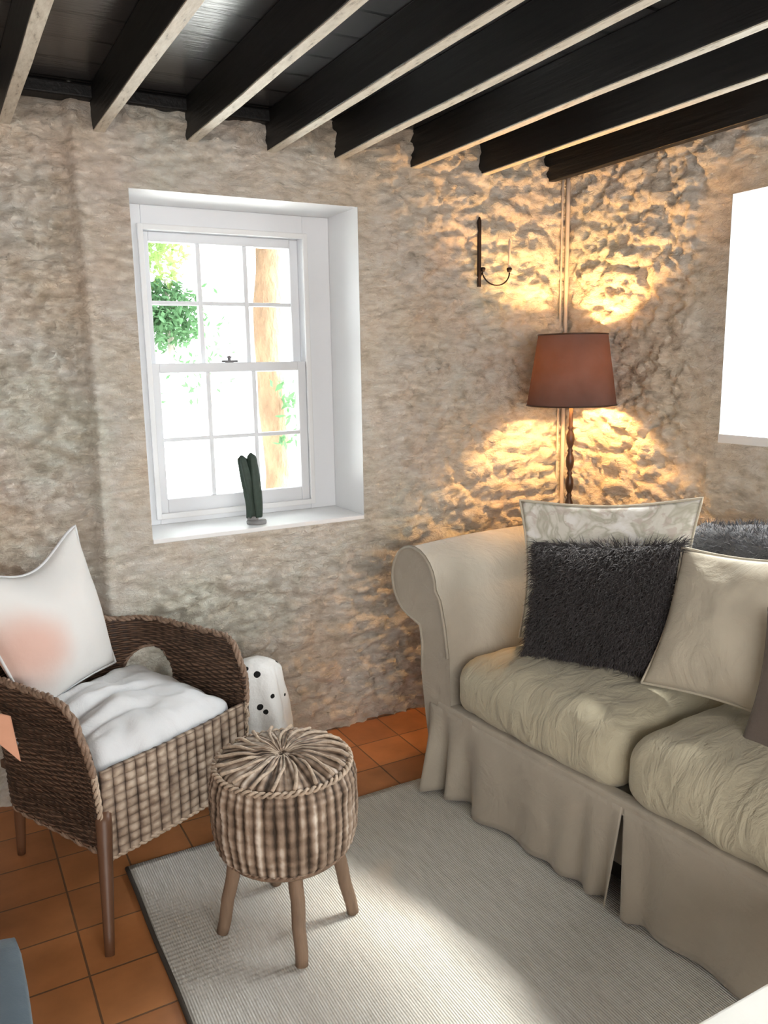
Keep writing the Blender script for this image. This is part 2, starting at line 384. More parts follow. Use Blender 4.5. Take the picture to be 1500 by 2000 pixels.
# ------------------------------------------------------------------ setting: walls
WA = (-1.79, -.985, .84, 1.965)          # window opening on the far wall  (x0,x1,z0,z1)
WB = (-1.95, -.805, 1.15, 1.945)         # window opening on the right wall (y0,y1,z0,z1)
def stone_h(a, z, seed, rect, cornerd):
    dx = max(rect[0]-a, a-rect[1], 0); dz = max(rect[2]-z, z-rect[3], 0); d = math.hypot(dx, dz)
    d += .03*noise.noise(Vector((a*4, z*4, 9)))
    amp = .12+.88*sm(.07, .20, d)
    if d < .001: amp = 0
    if rect is WA and a < rect[0]: amp *= 1-.6*sm(-1.96, -1.93, a)
    amp *= sm(0, .03, math.hypot(max(dx, 0), max(dz, 0))+0.0)
    zz = z+.02*noise.noise(Vector((a*2.2, 0, seed)))
    aa = a+.05*noise.noise(Vector((a*6, z*9, seed+3)))
    D, _ = noise.voronoi(Vector((aa/.20, zz/.085+.25*noise.noise(Vector((a*5, z*5, 1))), seed)))
    h = sm(0, .34, D[1]-D[0])*.020
    h += .012*noise.noise(Vector((a*7, z*11, seed)))
    r = 1-abs(noise.noise(Vector((a*16+z*9, z*26-a*6, seed+7))))*2
    h += .016*max(0, r)**3
    h += .013*noise.noise(Vector((a*30+z*12, z*52-a*8, seed)))+.006*noise.noise(Vector((a*70, z*90, seed)))
    return (h-.008)*amp*sm(0, .05, cornerd)
def axis(breaks, steps):
    out = [breaks[0]]
    for a, b, s in zip(breaks, breaks[1:], steps):
        n = max(1, round((b-a)/s)); out += [a+(b-a)*k/n for k in range(1, n+1)]
    return out
def wall(name, xs, zs, pos, rect):
    V = [pos(a, z) for z in zs for a in xs]; n = len(xs); F = []
    for j in range(len(zs)-1):
        for i in range(n-1):
            ca, cz = (xs[i]+xs[i+1])/2, (zs[j]+zs[j+1])/2
            if rect and rect[0] < ca < rect[1] and rect[2] < cz < rect[3]: continue
            k = j*n+i; F.append((k, k+1, k+n+1, k+n))
    o = mk(name, V, F, MS['stone']); tag(o, kind='structure'); return o
xs = axis([-4.2, -2.75, WA[0], WA[1], 0], [.05, .0105, .0105, .0105]); zs = axis([0, WA[2], WA[3], 2.30], [.0115, .0115, .0115])
def posA(x, z):
    rec = .035*(1-sm(-1.972, -1.945, x+.006*math.sin(z*3)))
    y = rec-stone_h(x, z, 2, WA, -x)
    y -= .012*math.exp(-((x+1.94)/.018)**2)
    if rec > .02: y += 0
    return (x, y, z)
wall('wall_far', xs, zs, posA, WA)
ys = axis([-5, -1.95, WB[1], 0], [.12, .03, .0105]); zb = axis([0, .6, WB[2], WB[3], 2.30], [.05, .0115, .0115, .0115])
wall('wall_right', ys, zb, lambda y, z: (-stone_h(y, z, 5, WB, -y), y, z), WB)
tag(MB().box(-4.25, -4.2, -5, .1, 0, 2.3).build('wall_left', MS['plaster'], smooth=False), kind='structure')
tag(MB().box(-4.25, .05, -5.05, -5, 0, 2.3).build('wall_back', MS['plaster'], smooth=False), kind='structure')
tag(MB().box(-4.25, .10, -5.05, .42, -.08, 0).build('floor', MS['floor'], smooth=False), kind='structure')
tag(MB().box(-4.25, .10, -5.05, .42, 2.245, 2.30).build('ceiling', MS['boards'], smooth=False), kind='structure')
# dark moulding where the boards meet the far wall
tag(MB().box(-4.2, -1.2, -.034, .03, 2.203, 2.243).build('trim_1', MS['beam'], bevel=.006, smooth=False), kind='structure')

# window 1 : deep reveal in the far wall, with a sash window
def window_far():
    x0, x1, z0, z1 = WA; D = .25
    root = empty('window_1', ((x0+x1)/2, 0, z0)); tag(root, kind='structure')
    o = Vector(root.location)
    def P(mb, name, m, bevel=.002, par=root, smooth=False):
        mb.V = [tuple(Vector(v)-o) for v in mb.V]; return mb.build(name, m, par, smooth=smooth, bevel=bevel)
    rv = MB(); t = .05
    rv.box(x0-t, x0, 0.002, .42, z0-t, z1+t); rv.box(x1, x1+t, 0.002, .42, z0-t, z1+t); rv.box(x0-.001, x1+.001, .002, .42, z1, z1+t)
    P(rv, 'reveal', MS['white'], 0)
    P(MB().box(x0+.0005, x1-.0005, -.003, .42, z0-.016, z0), 'window_sill', MS['sillw'], .003)
    # lining: flat boards round the sash box at depth D
    sx0, sx1, sz0, sz1 = -1.70, -1.095, .875, 1.885
    ln = MB(); ln.box(x0, sx0, D, D+.12, z0, z1); ln.box(sx1, x1, D, D+.12, z0, z1); ln.box(sx0, sx1, D, D+.12, sz1, z1); ln.box(sx0, sx1, D, D+.12, z0, sz0)
    lin = P(ln, 'window_lining', MS['frame'], .003)
    bd = MB(); b = .016                                           # staff bead round the box
    bd.box(sx0-b, sx0+.004, D-.012, D, sz0-b, sz1+b); bd.box(sx1-.004, sx1+b, D-.012, D, sz0-b, sz1+b); bd.box(sx0, sx1, D-.012, D, sz1-.004, sz1+b); bd.box(sx0, sx1, D-.012, D, sz0-b, sz0+.006)
    P(bd, 'staff_bead', MS['white'], .004)
    def sash(name, y, za, zb, bot, top, st, hz):
        m = MB(); th = .035
        m.box(sx0, sx0+st, y, y+th, za, zb); m.box(sx1-st, sx1, y, y+th, za, zb)
        m.box(sx0+st, sx1-st, y, y+th, za, za+bot); m.box(sx0+st, sx1-st, y, y+th, zb-top, zb)
        s = P(m, name, MS['frame'], .003)
        g = MB(); gx0, gx1, gz0, gz1 = sx0+st, sx1-st, za+bot, zb-top
        for k in (1, 2):
            xx = gx0+(gx1-gx0)*k/3; g.box(xx-.008, xx+.008, y+.006, y+.03, gz0, gz1)
        g.box(gx0, gx1, y+.007, y+.029, hz-.007, hz+.007)
        P(g, 'glazing_bars', MS['frame'], .002, par=s)
        P(MB().box(gx0, gx1, y+.016, y+.019, gz0, gz1), 'pane', MS['glass'], 0, par=s)
        return s
    sash('upper_sash', D+.052, 1.388, sz1, .034, .034, .034, 1.64)
    sash('lower_sash', D+.008, sz0, 1.424, .055, .034, .034, 1.148)
    c = MB(); cx = (sx0+sx1)/2; c.lathe([(.016, 0), (.016, .006), (.006, .008), (.006, .016), (.011, .02), (.002, .026)], (cx, D+.03, 1.424), 14)
    c.box(cx-.03, cx+.03, D+.02, D+.032, 1.425, 1.432)
    P(c, 'sash_catch', MS['grey'], 0, smooth=True)
window_far()
def window_right():
    y0, y1, z0, z1 = WB
    root = empty('window_2', (0, (y0+y1)/2, z0)); tag(root, kind='structure'); o = Vector(root.location)
    def P(mb, name, m, bevel=.002):
        mb.V = [tuple(Vector(v)-o) for v in mb.V]; return mb.build(name, m, root, smooth=False, bevel=bevel)
    rv = MB(); t = .03
    rv.box(.002, .10, y0-t, y0, z0-t, z1+t); rv.box(.002, .10, y1, y1+t, z0-t, z1+t); rv.box(.002, .10, y0, y1, z1, z1+t); rv.box(-.004, .10, y0, y1, z0-t, z0)
    P(rv, 'reveal', MS['white'], 0)
    fr = MB(); w = .05; x0, x1 = .10, .15
    fr.box(x0, x1, y0-w, y0, z0-w, z1+w); fr.box(x0, x1, y1, y1+w, z0-w, z1+w); fr.box(x0, x1, y0, y1, z0-w, z0); fr.box(x0, x1, y0, y1, z1, z1+w)
    ym = -1.42; fr.box(x0, x1, ym-.025, ym+.025, z0, z1)
    P(fr, 'window_frame', MS['white'], .003)
    P(MB().box(.123, .126, y0, y1, z0, z1), 'pane', MS['glass'], 0)
window_right()
# conduit in the corner, from the ceiling down behind the lamp
cd = MB(); cd.tube([(-.022, -.022, z) for z in (2.24, 2.0, 1.6, 1.2, .8, .3)], .009, 10)
cd.tube([(-.05, -.02, z) for z in (2.24, 2.0, 1.6, 1.2, .8, .3)], .004, 8)
tag(cd.build('electric_conduit', MS['conduit']), 'thin painted conduit and cable running down the wall corner above the lamp', 'pipe')

# ------------------------------------------------------------------ ceiling beams
BX = [(-2.145, 'leftmost, cut off by the top left corner'), (-1.885, 'second from left, ending left of the small window'),
      (-1.598, 'third from left, ending above the window’s left part'), (-1.322, 'fourth from left, ending above the window’s right part'),
      (-1.075, 'fifth from left'), (-.762, 'sixth from left'), (-.458, 'second from the right wall, ending above the candle sconce'), (-.128, 'rightmost, closest to the floor lamp')]
for i, (x, lab) in enumerate(BX):
    root = empty('ceiling_beam', (x+.017, 0, 2.118))
    lab2 = ('black' if i == 7 else 'black cream-bottomed')+' ceiling beam, '+lab.replace('’', "'")
    tag(root, lab2, 'beam', 'ceiling beams')
    w = .0175; zt = .126; n = 44; L = 4.95
    V = []; F = []
    for k in range(n+1):
        y = .03-L*k/n; j = .0035*noise.noise(Vector((x*9, y*2.2, 1))); jz = .004*noise.noise(Vector((x*9, y*1.7, 5)))
        V += [(-w+j, y, .003+jz), (w+j, y, .003+jz), (w+j, y, zt), (-w+j, y, zt)]
    for k in range(n):
        a = 4*k
        for q in range(4): F.append((a+q, a+4+q, a+4+(q+1) % 4, a+(q+1) % 4))
    F += [(0, 1, 2, 3), tuple(4*n+q for q in (3, 2, 1, 0))]
    mk('beam_body', V, F, MS['beam'], root, smooth=False, bevel=.003)
    if i != 7:
        V = []; F = []
        for k in range(n+1):
            y = .03-L*k/n; j = .0035*noise.noise(Vector((x*9, y*2.2, 1))); jz = .004*noise.noise(Vector((x*9, y*1.7, 5)))
            e = .002*noise.noise(Vector((x, y*9, 8)))
            V += [(-w+j+.002+e, y, jz), (w+j-.002-e, y, jz), (w+j-.002-e, y, jz+.004), (-w+j+.002+e, y, jz+.004)]
        F = []
        for k in range(n):
            a = 4*k
            for q in range(4): F.append((a+q, a+4+q, a+4+(q+1) % 4, a+(q+1) % 4))
        F += [(0, 1, 2, 3), tuple(4*n+q for q in (3, 2, 1, 0))]
        o = mk('beam_underside', V, F, MS['under'], root, smooth=False); o['label'] = 'worn cream underside'

# ------------------------------------------------------------------ rug
root = empty('rug', (-1.3, -1.7, 0)); tag(root, 'large woven grey rug with fine ribs under the stool and sofa', 'rug')
x0, x1, y0, y1 = -2.04, -.45, -3.3, -.525
def rugf(u, v):
    x = x0+(x1-x0)*u; y = y0+(y1-y0)*v
    e = .006*noise.noise(Vector((y*3, 0, 3)))*(1-u) ; e2 = .008*noise.noise(Vector((x*3, 2, 0)))*v
    z = .009+.003*noise.noise(Vector((x*5, y*3, 0)))+.003*math.exp(-((x+1.02+.25*(y+1.7))/.02)**2)*sm(-1.4, -1.6, y)
    return (x+1.3+e, y+1.7+e2, z)
o = grid(rugf, 90, 130, 'rug_field', MS['rug'], root, thick=.006)
V = [Vector(rugf(0, k/60))+Vector((-.004, 0, -.002)) for k in range(61)]
MB().tube(V, .0065, 8).build('edge_shadow', MS['edgeshade'], root)  # dark tube painting the shadow along the rug's left edge

# ------------------------------------------------------------------ floor lamp
LX, LY = -.2, -.27
lamp = empty('floor_lamp', (LX, LY, 0)); tag(lamp, 'floor lamp with dark brown shade and turned pole, lit in the corner behind the sofa', 'lamp')
MB().lathe([(.001, 0), (.105, 0), (.108, .012), (.09, .024), (.04, .035), (.02, .05), (.012, .07)]).build('base', MS['pole'], lamp)
prof = [(.011, .05)]
z = .08
while z < 1.16:
    prof += [(.008, z), (.015, z+.018), (.0165, z+.035), (.015, z+.052), (.008, z+.07), (.012, z+.078), (.008, z+.086)]; z += .09
prof += [(.008, 1.18), (.008, 1.30)]
MB().lathe(prof, n=20).build('pole', MS['pole'], lamp)
SZ0, SZ1, SR0, SR1 = 1.238, 1.508, .172, .132
sh = MB(); sh.lathe([(SR0, SZ0), (SR1, SZ1)], n=48, caps=False)
sho = sh.build('lamp_shade', MS['shade'], lamp)
MB().lathe([(SR0-.003, SZ0+.001), (SR1-.003, SZ1-.001)], n=48, caps=False).build('shade_lining', MS['shadein'], sho)
for r_, z_ in ((SR0, SZ0), (SR1, SZ1)):
    MB().tube([(r_*math.cos(2*PI*k/48), r_*math.sin(2*PI*k/48), z_) for k in range(49)], .003, 8, False).build('shade_trim', MS['pole'], sho)
sp = MB()
for k in range(3):
    a = 2*PI*k/3+.3; sp.tube([(.012*math.cos(a), .012*math.sin(a), 1.30), (.17*math.cos(a), .17*math.sin(a), 1.245)], .0018, 6)
sp.build('shade_carrier', MS['iron'], sho)
MB().lathe([(.012, 1.29), (.015, 1.30), (.015, 1.335), (.012, 1.34)], n=16).build('bulb_socket', MS['iron'], lamp)
MB().lathe([(.011, 1.34), (.016, 1.355), (.027, 1.375), (.030, 1.39), (.027, 1.405), (.015, 1.418), (.001, 1.421)], n=20).build('bulb', MS['bulb'], lamp)

# ------------------------------------------------------------------ candle sconce on the far wall
sc = empty('candle_sconce', (-.466, -.02, 1.70)); tag(sc, 'black iron wall candle sconce with tall back bar and curled arm, left of the lamp', 'sconce')
b = MB(); b.box(-.007, .007, -.006, .004, 0, .25); b.tube([(0, 0, .25), (0, -.002, .262)], [.008, .003], 8)
b.build('back_bar', MS['iron'], sc, smooth=False, bevel=.002)
a = MB(); a.tube([(.012+.055*(1-math.cos(PI*k/16)), -.005-.03*math.sin(PI*k/32), .055-.05*math.sin(PI*k/16)) for k in range(17)], .0028, 8)
a.tube([(.0, -.004, .03), (.012, -.005, .055)], .003, 8); a.build('arm', MS['iron'], sc)
for (cx, cy) in ((.014, -.006), (.120, -.036)):
    MB().lathe([(.001, 0), (.008, .002), (.0105, .010), (.010, .016), (.006, .018)], (cx, cy, .056), 16).build('candle_cup', MS['iron'], sc)
MB().lathe([(.005, 0), (.0052, .10), (.003, .104), (.0008, .112)], (.120, -.036, .072), 12).build('candle', MS['wax'], sc)

# ------------------------------------------------------------------ cactus on the sill
ct = empty('cactus_ornament', (-1.405, .075, .84)); tag(ct, 'dark green upright cactus standing on a small grey base on the window sill', 'cactus')
MB().lathe([(.001, 0), (.036, 0), (.037, .008), (.034, .014), (.001, .015)], (.012, 0, 0), 28).build('base', MS['greystone'], ct)
MB().lathe([(.001, .014), (.019, .014), (.022, .022), (.018, .03), (.001, .031)], (-.002, 0, 0), 24).build('collar', MS['greystone'], ct)
def cact(name, path, r0):
    V = []; F = []; n = 24; m = len(path)
    for i, (x, y, z, rr) in enumerate(path):
        for k in range(n):
            t = 2*PI*k/n; r = r0*rr*(1+.16*math.cos(6*t)); V.append((x+r*math.cos(t), y+r*math.sin(t), z))
    for i in range(m-1):
        for k in range(n): F.append((i*n+k, i*n+(k+1) % n, (i+1)*n+(k+1) % n, (i+1)*n+k))
    F += [tuple(range(n-1, -1, -1)), tuple(range((m-1)*n, m*n))]
    mk(name, V, F, MS['cactus'], ct)
def path(off, ztop, seed, x1):
    P = []
    for k in range(19):
        t = k/18; z = .024+(ztop-.024)*t
        x = off[0]+x1*t**1.5+.006*math.sin(5*t+seed)+.010*math.sin(PI*t)*(1 if x1 > -.03 else .4); rr = (.8+.25*math.sin(PI*min(1, t*1.2)))*(1 if t < .9 else math.sqrt(max(.05, 1-((t-.9)/.1)**2)))
        P.append((x, off[1], z, rr))
    return P
cact('stem', path((-.012, 0), .255, 1, -.020), .0215)
cact('stem', path((.010, -.006), .262, 2.4, -.016), .021)

# ------------------------------------------------------------------ sofa
TH = R(5)
sofa = empty('sofa', (-1.03, -.57, 0), TH); tag(sofa, 'beige slipcovered sofa with rolled arms and skirt along the right wall', 'sofa')
LEN = 1.62; DEP = .80
def sloc(t, s, z): return Vector((t, -s, z))
def s2w(t, s, z):
    return Vector((-1.03+t*math.cos(TH)+s*math.sin(TH), -.57+t*math.sin(TH)-s*math.cos(TH), z))
body = MB(); body.box(.02, DEP-.02, -LEN+.05, -.05, .10, .30); body.build('seat_base', MS['sofa'], sofa, smooth=False, bevel=.02)
def arm_prof():
    pr = [(.0, .10), (-.03, .25), (-.052, .40), (-.05, .50), (-.062, .555)]
    c = (-.10, .69); r = .12
    for k in range(19):                    # from underneath, round the outside, over the top
        a = R(-105-k*(255/18.0)+0)         # clockwise in the (s,z) plane
        pr.append((c[0]+r*math.cos(a), c[1]+r*math.sin(a)))
    pr += [(.045, .66), (.068, .58), (.085, .48), (.09, .36), (.09, .10)]
    return pr
def build_arm(off, sg):
    pr = arm_prof(); n = len(pr); T0, T1 = -.012, .70; nt_ = 22
    V = []; F = []
    for k in range(nt_+1):
        u = k/nt_; t = T0+(T1-T0)*u
        sw = .006*math.sin(u*PI)
        for s_, z_ in pr:
            w = .004*noise.noise(Vector((t*6, s_*9, z_*7)))
            V.append(sloc(t, off+sg*(s_-(sw if z_ > .6 else 0)+w*(0 if k in (0, nt_) else 1)), z_+(.010*math.sin(u*PI) if z_ > .75 else 0)))
    for k in range(nt_):
        for i in range(n): a = k*n+i; b2 = k*n+(i+1) % n; F.append((a, b2, b2+n, a+n))
    F += [tuple(range(n)), tuple(nt_*n+i for i in range(n-1, -1, -1))]
    o = mk('arm', V, F, MS['sofa'], sofa, bevel=.008)
    pp = MB(); pp.tube([sloc(T0-.002, off+sg*s_, z_) for s_, z_ in pr[2:-2]], .0045, 8); pp.build('piping', MS['sofa'], o)
build_arm(0, 1); build_arm(LEN, -1)
# back
def backprof():
    P = [(.60, .30), (.585, .5), (.59, .70), (.60, .80)]
    for k in range(9):
        a = PI-PI*k/8; P.append((.69+.085*math.cos(a), .80+.07*math.sin(a)))
    return P+[(.775, .6), (.775, .10), (.62, .10)]
bp = backprof(); n = len(bp); V = []; F = []; K = 24
for k in range(K+1):
    s_ = .06+(LEN-.12)*k/K
    for t_, z_ in bp: V.append(sloc(t_+.006*noise.noise(Vector((s_*5, z_*5, 0))), s_, z_+.008*noise.noise(Vector((s_*4, t_*4, 3)))))
for k in range(K):
    for i in range(n): a = k*n+i; b2 = k*n+(i+1) % n; F.append((a, a+n, b2+n, b2))
F += [tuple(range(n)), tuple(K*n+i for i in range(n-1, -1, -1))]
mk('backrest', V, F, MS['sofa'], sofa, bevel=.01)
for k, (s_, hw) in enumerate(((.437, .332), (1.135, .362))):
    rbox(.30, hw, .092, .07, 34, .035, .007, 3+k*9, 'seat_cushion', MS['sofa2'], sofa, (.285, -s_, .395), drape=.012)
# skirt in two front panels and one on the far end
def skirt(name, a0, a1, mapf, g0, g1):
    def f(u, v):
        s_ = a0+(a1-a0)*u
        amp = (g0*(1-sm(0, .5, u))+g1*sm(.75, 1, u)+.35)*.024*v
        w = math.sin(s_*46+2.2*math.sin(s_*9))+.5*math.sin(s_*23+1)
        z = .30-.278*v+.006*noise.noise(Vector((s_*6, 0, 0)))*v
        return mapf(s_, -.014-.020*v-amp*w*1.0, z)
    return grid(f, 150, 14, name, MS['sofa'], sofa, thick=.004)
skirt('skirt_panel', -.005, .795, lambda s_, t_, z_: sloc(t_, s_+(.012*(.30-z_)/.29 if s_ < .1 else -.02*(.30-z_)/.29*sm(.7, .79, s_)), z_), 1.3, .5)
skirt('skirt_panel', .80, LEN, lambda s_, t_, z_: sloc(t_, s_+.03*(.30-z_)/.29*(1-sm(.80, .92, s_)), z_), .2, .5)
skirt('skirt_panel', 0, .74, lambda s_, t_, z_: sloc(s_, t_+.005, z_), .8, .8)
rl = MB(); rl.box(-.016, .03, -LEN+.02, -.03, .275, .318); rl.build('front_rail', MS['sofa'], sofa, smooth=False, bevel=.008)
for (t_, s_) in ((.06, .08), (.70, .08), (.06, LEN-.08), (.70, LEN-.08), (.05, .80)):
    MB().lathe([(.018, .0), (.024, .12)], (t_, -s_, .013), 14).build('leg', MS['legd'], sofa)
ds = MB(); ds.box(.03, .04, -LEN+.06, -.06, .06, .28); ds.build('inner_lining', MS['dark'], sofa, smooth=False)

# ------------------------------------------------------------------ cushions on the sofa
cushion('floral_cushion', (-.80, -.72, .525), (-.50, -1.15, .53), (-.405, -1.085, 1.0), (-.745, -.645, .965), .10, MS['floral'],
        'pale floral square cushion standing behind the dark fur cushion', piping=MS['cushw'], seed=1, pinch=.05)
r_, ff = cushion('fur_cushion', (-.855, -.83, .525), (-.665, -1.21, .53), (-.575, -1.165, .895), (-.755, -.745, .835), .12, MS['fur'],
        'dark grey furry cushion in front of the pale floral cushion', seed=2, pinch=.03)
base = Vector(r_.location); smp = []
for _ in range(15000):
    u, v = random.random(), random.random(); side = 1 if random.random() < .75 else -1
    smp.append(ff(u, v, side))
for _ in range(2500):
    u = random.random(); e = random.choice(((u, 0), (u, 1), (0, u), (1, u)))
    p, nn = ff(*e, 1); smp.append((p, (p-(base+Vector((.1, 0, .2)))).normalized()))
strands('fur', smp, MS['fur'], r_, .042, .0012, .45, base)
cushion('cream_cushion', (-.735, -1.185, .52), (-.66, -1.67, .525), (-.50, -1.60, .93), (-.575, -1.165, .885), .15, MS['cushw'],
        'cream linen cushion leaning on the sofa right of the dark fur cushion', piping=MS['cushw'], seed=3, pinch=.05, wr=.014)
cushion('taupe_cushion', (-.775, -1.54, .50), (-.75, -1.92, .50), (-.67, -1.90, .85), (-.68, -1.52, .82), .10, MS['taupe'],
        'dark taupe cushion at the right picture edge, in front of the cream cushion', seed=4)
# furry throw over the sofa's back
th = empty('fur_throw', s2w(.69, .95, .87)); tag(th, 'blue-grey furry throw laid along the top of the sofa back', 'throw'); tb = Vector(th.location)
def thf(u, v):
    s_ = .50+.95*u; a = PI*1.15-PI*1.3*v
    r_ = .105+.012*noise.noise(Vector((s_*7, v*4, 0)))
    return s2w(.69+r_*math.cos(a), s_+.02*noise.noise(Vector((v*5, u*3, 0))), .815+.02*math.sin(s_*9)+r_*math.sin(a)*.95)
grid(lambda u, v: thf(u, v)-tb, 60, 20, 'throw_cloth', MS['fur2'], th, thick=.01)
smp = []
for _ in range(9000):
    u, v = random.random(), random.random(); p = thf(u, v); q = s2w(.69, .50+.95*u, .80); smp.append((p, (p-q).normalized()))
strands('fur', smp, MS['fur2'], th, .028, .0012, .2, tb)

# ------------------------------------------------------------------ wicker stool
st = empty('wicker_stool', (-1.732, -.975, .012)); tag(st, 'round woven cane stool on four wooden legs, standing on the rug', 'stool')
def stoolf(t, v):
    # v 0..1 : bottom centre-edge, side, rim, top centre
    a = 2*PI*t
    prof = [(.150, .235), (.168, .255), (.176, .30), (.178, .36), (.176, .42), (.168, .448), (.150, .462), (.10, .472), (.05, .480), (.004, .484)]
    x = v*(len(prof)-1); i = min(int(x), len(prof)-2); f = x-i
    return a, prof[i][0]*(1-f)+prof[i+1][0]*f, prof[i][1]*(1-f)+prof[i+1][1]*f
NP = 44
def stool_pt(t, v):
    a, r, z = stoolf(t, v)
    top = sm(.55, .75, v)
    ga = a*NP
    # fat vertical staves on the side, winding spokes gathered to the centre on the top
    stave = (.0045+.002*noise.noise(Vector((math.floor(ga/PI/2*2)*3.1, 0, 0))))*abs(math.cos(ga/2))**.8*(1-top)
    row = .0010*math.sin(z*2*PI/.016+PI*math.floor(ga/PI))*(1-top)
    spoke = .009*abs(math.cos((a*10+v*1.6)))*top*min(1, r/.05)
    n2 = .004*noise.noise(Vector((math.cos(a)*6, math.sin(a)*6, z*20)))
    dip = -.012*top*math.exp(-(r/.03)**2)
    return ((r+stave+row+n2)*math.cos(a), (r+stave+row+n2)*math.sin(a), z-.012+spoke+dip)
def m_stool():
    t = NT('woven_cane'); x = t.n('ShaderNodeSeparateXYZ'); t.l(t.c.outputs['UV'], x.inputs[0])
    n = t.noise(t.map(), 40, 4)
    u = t.math('MULTIPLY', x.outputs[0], 2*PI*NP/2); w = t.math('MULTIPLY', x.outputs[1], 95)
    cu = t.math('ABSOLUTE', t.math('COSINE', u)); sw = t.math('MULTIPLY', t.math('ADD', t.math('SINE', t.math('ADD', w, t.math('MULTIPLY', n, 4))), 1), .5)
    big = t.noise(t.map((1, 1, .8)), 11, 4, .6)
    f = t.math('ADD', t.math('MULTIPLY', cu, .36), t.math('ADD', t.math('MULTIPLY', sw, .10), t.math('MULTIPLY', big, .55)))
    sv = t.noise(t.map((14, .6, 1), 'UV'), 3, 2); f = t.math('ADD', f, t.math('MULTIPLY', t.math('SUBTRACT', sv, .55), .85))
    c = t.ramp(f, [(.26, (.045, .03, .02)), (.46, (.17, .118, .083)), (.64, (.34, .255, .19)), (.88, (.70, .62, .53))])
    return t.bsdf(c, .6, t.bump(t.math('ADD', f, n), .6, .006), spec=.3)
MS['stool'] = m_stool()
grid(stool_pt, 416, 110, 'woven_seat', MS['stool'], st)
def rim_wrap(r, z, rad, name, mm, turns=60):
    mb = MB()
    for ph in (0, PI):
        P = []
        for k in range(401):
            a = 2*PI*k/400; q = a*turns/2+ph; P.append(((r+rad*math.cos(q))*math.cos(a), (r+rad*math.cos(q))*math.sin(a), z+rad*math.sin(q)))
        mb.tube(P, rad*.9, 6, False)
    mb.build(name, mm, st)
rim_wrap(.166, .444, .0045, 'rim_braid', MS['rim_l'])
rim_wrap(.158, .232, .004, 'rim_braid', MS['rim_d'])
MB().lathe([(.002, .214), (.15, .214), (.157, .222), (.15, .24), (.002, .24)], n=40).build('under_frame', MS['legs'], st)
top = MB()                                           # bundled cane crossing the top
for k in range(20):
    a = 2*PI*k/20+.1; P = []
    for q in range(9):
        r = .012+.152*q/8; aa = a+.35*(1-q/8); P.append((r*math.cos(aa), r*math.sin(aa), .474-.018*(q/8)**3+.003*math.sin(q*1.3+k)-.010*(1-q/8)**2))
    top.tube(P, [.0028+.0022*q/8 for q in range(9)], 6)
top.build('top_canes', MS['rim_l'], st)
for (lx, ly) in ((-1.895, -.933), (-1.768, -1.140), (-1.577, -1.03), (-1.705, -.815)):
    bx, by = lx+1.732, ly+.975; l_ = math.hypot(bx, by)
    P = [];
    for k in range(9):
        t = k/8; s_ = 1-.30*t; P.append((bx*s_+.0012*math.sin(k*1.7), by*s_+.0012*math.cos(k*1.9), .004+.24*t))
    MB().tube(P, [.0155+.003*k/8 for k in range(9)], 14).build('leg', MS['legs'], st)

# ------------------------------------------------------------------ wicker armchair
CA = math.atan2(.22, .45)
ch = empty('wicker_armchair', (-2.13, -.75, 0), CA); tag(ch, 'brown wicker armchair with rounded arms and pale seat cushion by the left wall', 'armchair')
Wd, Dp, rc = .50, .51, .14
# local: x along the front (0..Wd), y backwards (0..Dp)
seg1 = Dp-rc; arc = PI/2*rc; seg2 = Wd-2*rc; TOT = 2*seg1+2*arc+seg2
def upath(s):
    if s < seg1: return (0, s), (-1, 0)
    s -= seg1
    if s < arc: a = s/rc; return (rc-rc*math.cos(a), seg1+rc*math.sin(a)), (-math.cos(a), math.sin(a))
    s -= arc
    if s < seg2: return (rc+s, Dp), (0, 1)
    s -= seg2
    if s < arc: a = s/rc; return (Wd-rc+rc*math.sin(a), seg1+rc*math.cos(a)), (math.sin(a), math.cos(a))
    s -= arc
    return (Wd, seg1-s), (1, 0)
def htop(s):
    d = min(s, TOT-s)
    z = .425+.185*math.sqrt(max(0, 1-(1-min(1, d/.11))**2))
    return z+.20*sm(.50, .76, d)
def chz(v, s): return .205+.02*0+(htop(s)-.205)*v
def chpt(u, v):
    s = u*TOT; (x, y), (nx, ny) = upath(s); z = chz(v, s)
    fl = .05*((z-.2)/.5)**1.5 if z > .2 else 0
    st_ = .003*math.sin(s*2*PI/.06+PI*math.floor(z/.0075)); n_ = .003*noise.noise(Vector((s*20, z*30, 0)))
    fl += st_+n_
    back = .10*sm(.25, Dp, y)*max(0, (z-.4)/.4)
    return (x+nx*fl, y+ny*fl*.6+back*.15, z)
def chhole(u, v):
    s = u*TOT; z = chz(v, s); d = min(s, TOT-s)
    if not (.30 < d < .52): return False
    c = (d-.41)/.10; return .40 < z < .40+.125*math.sqrt(max(0, 1-c*c))
shell = grid(chpt, 300, 64, 'woven_shell', MS['wick_shade'], ch, uvf=lambda u, v: (u*TOT, chz(v, u*TOT)), skip=chhole, thick=.014)
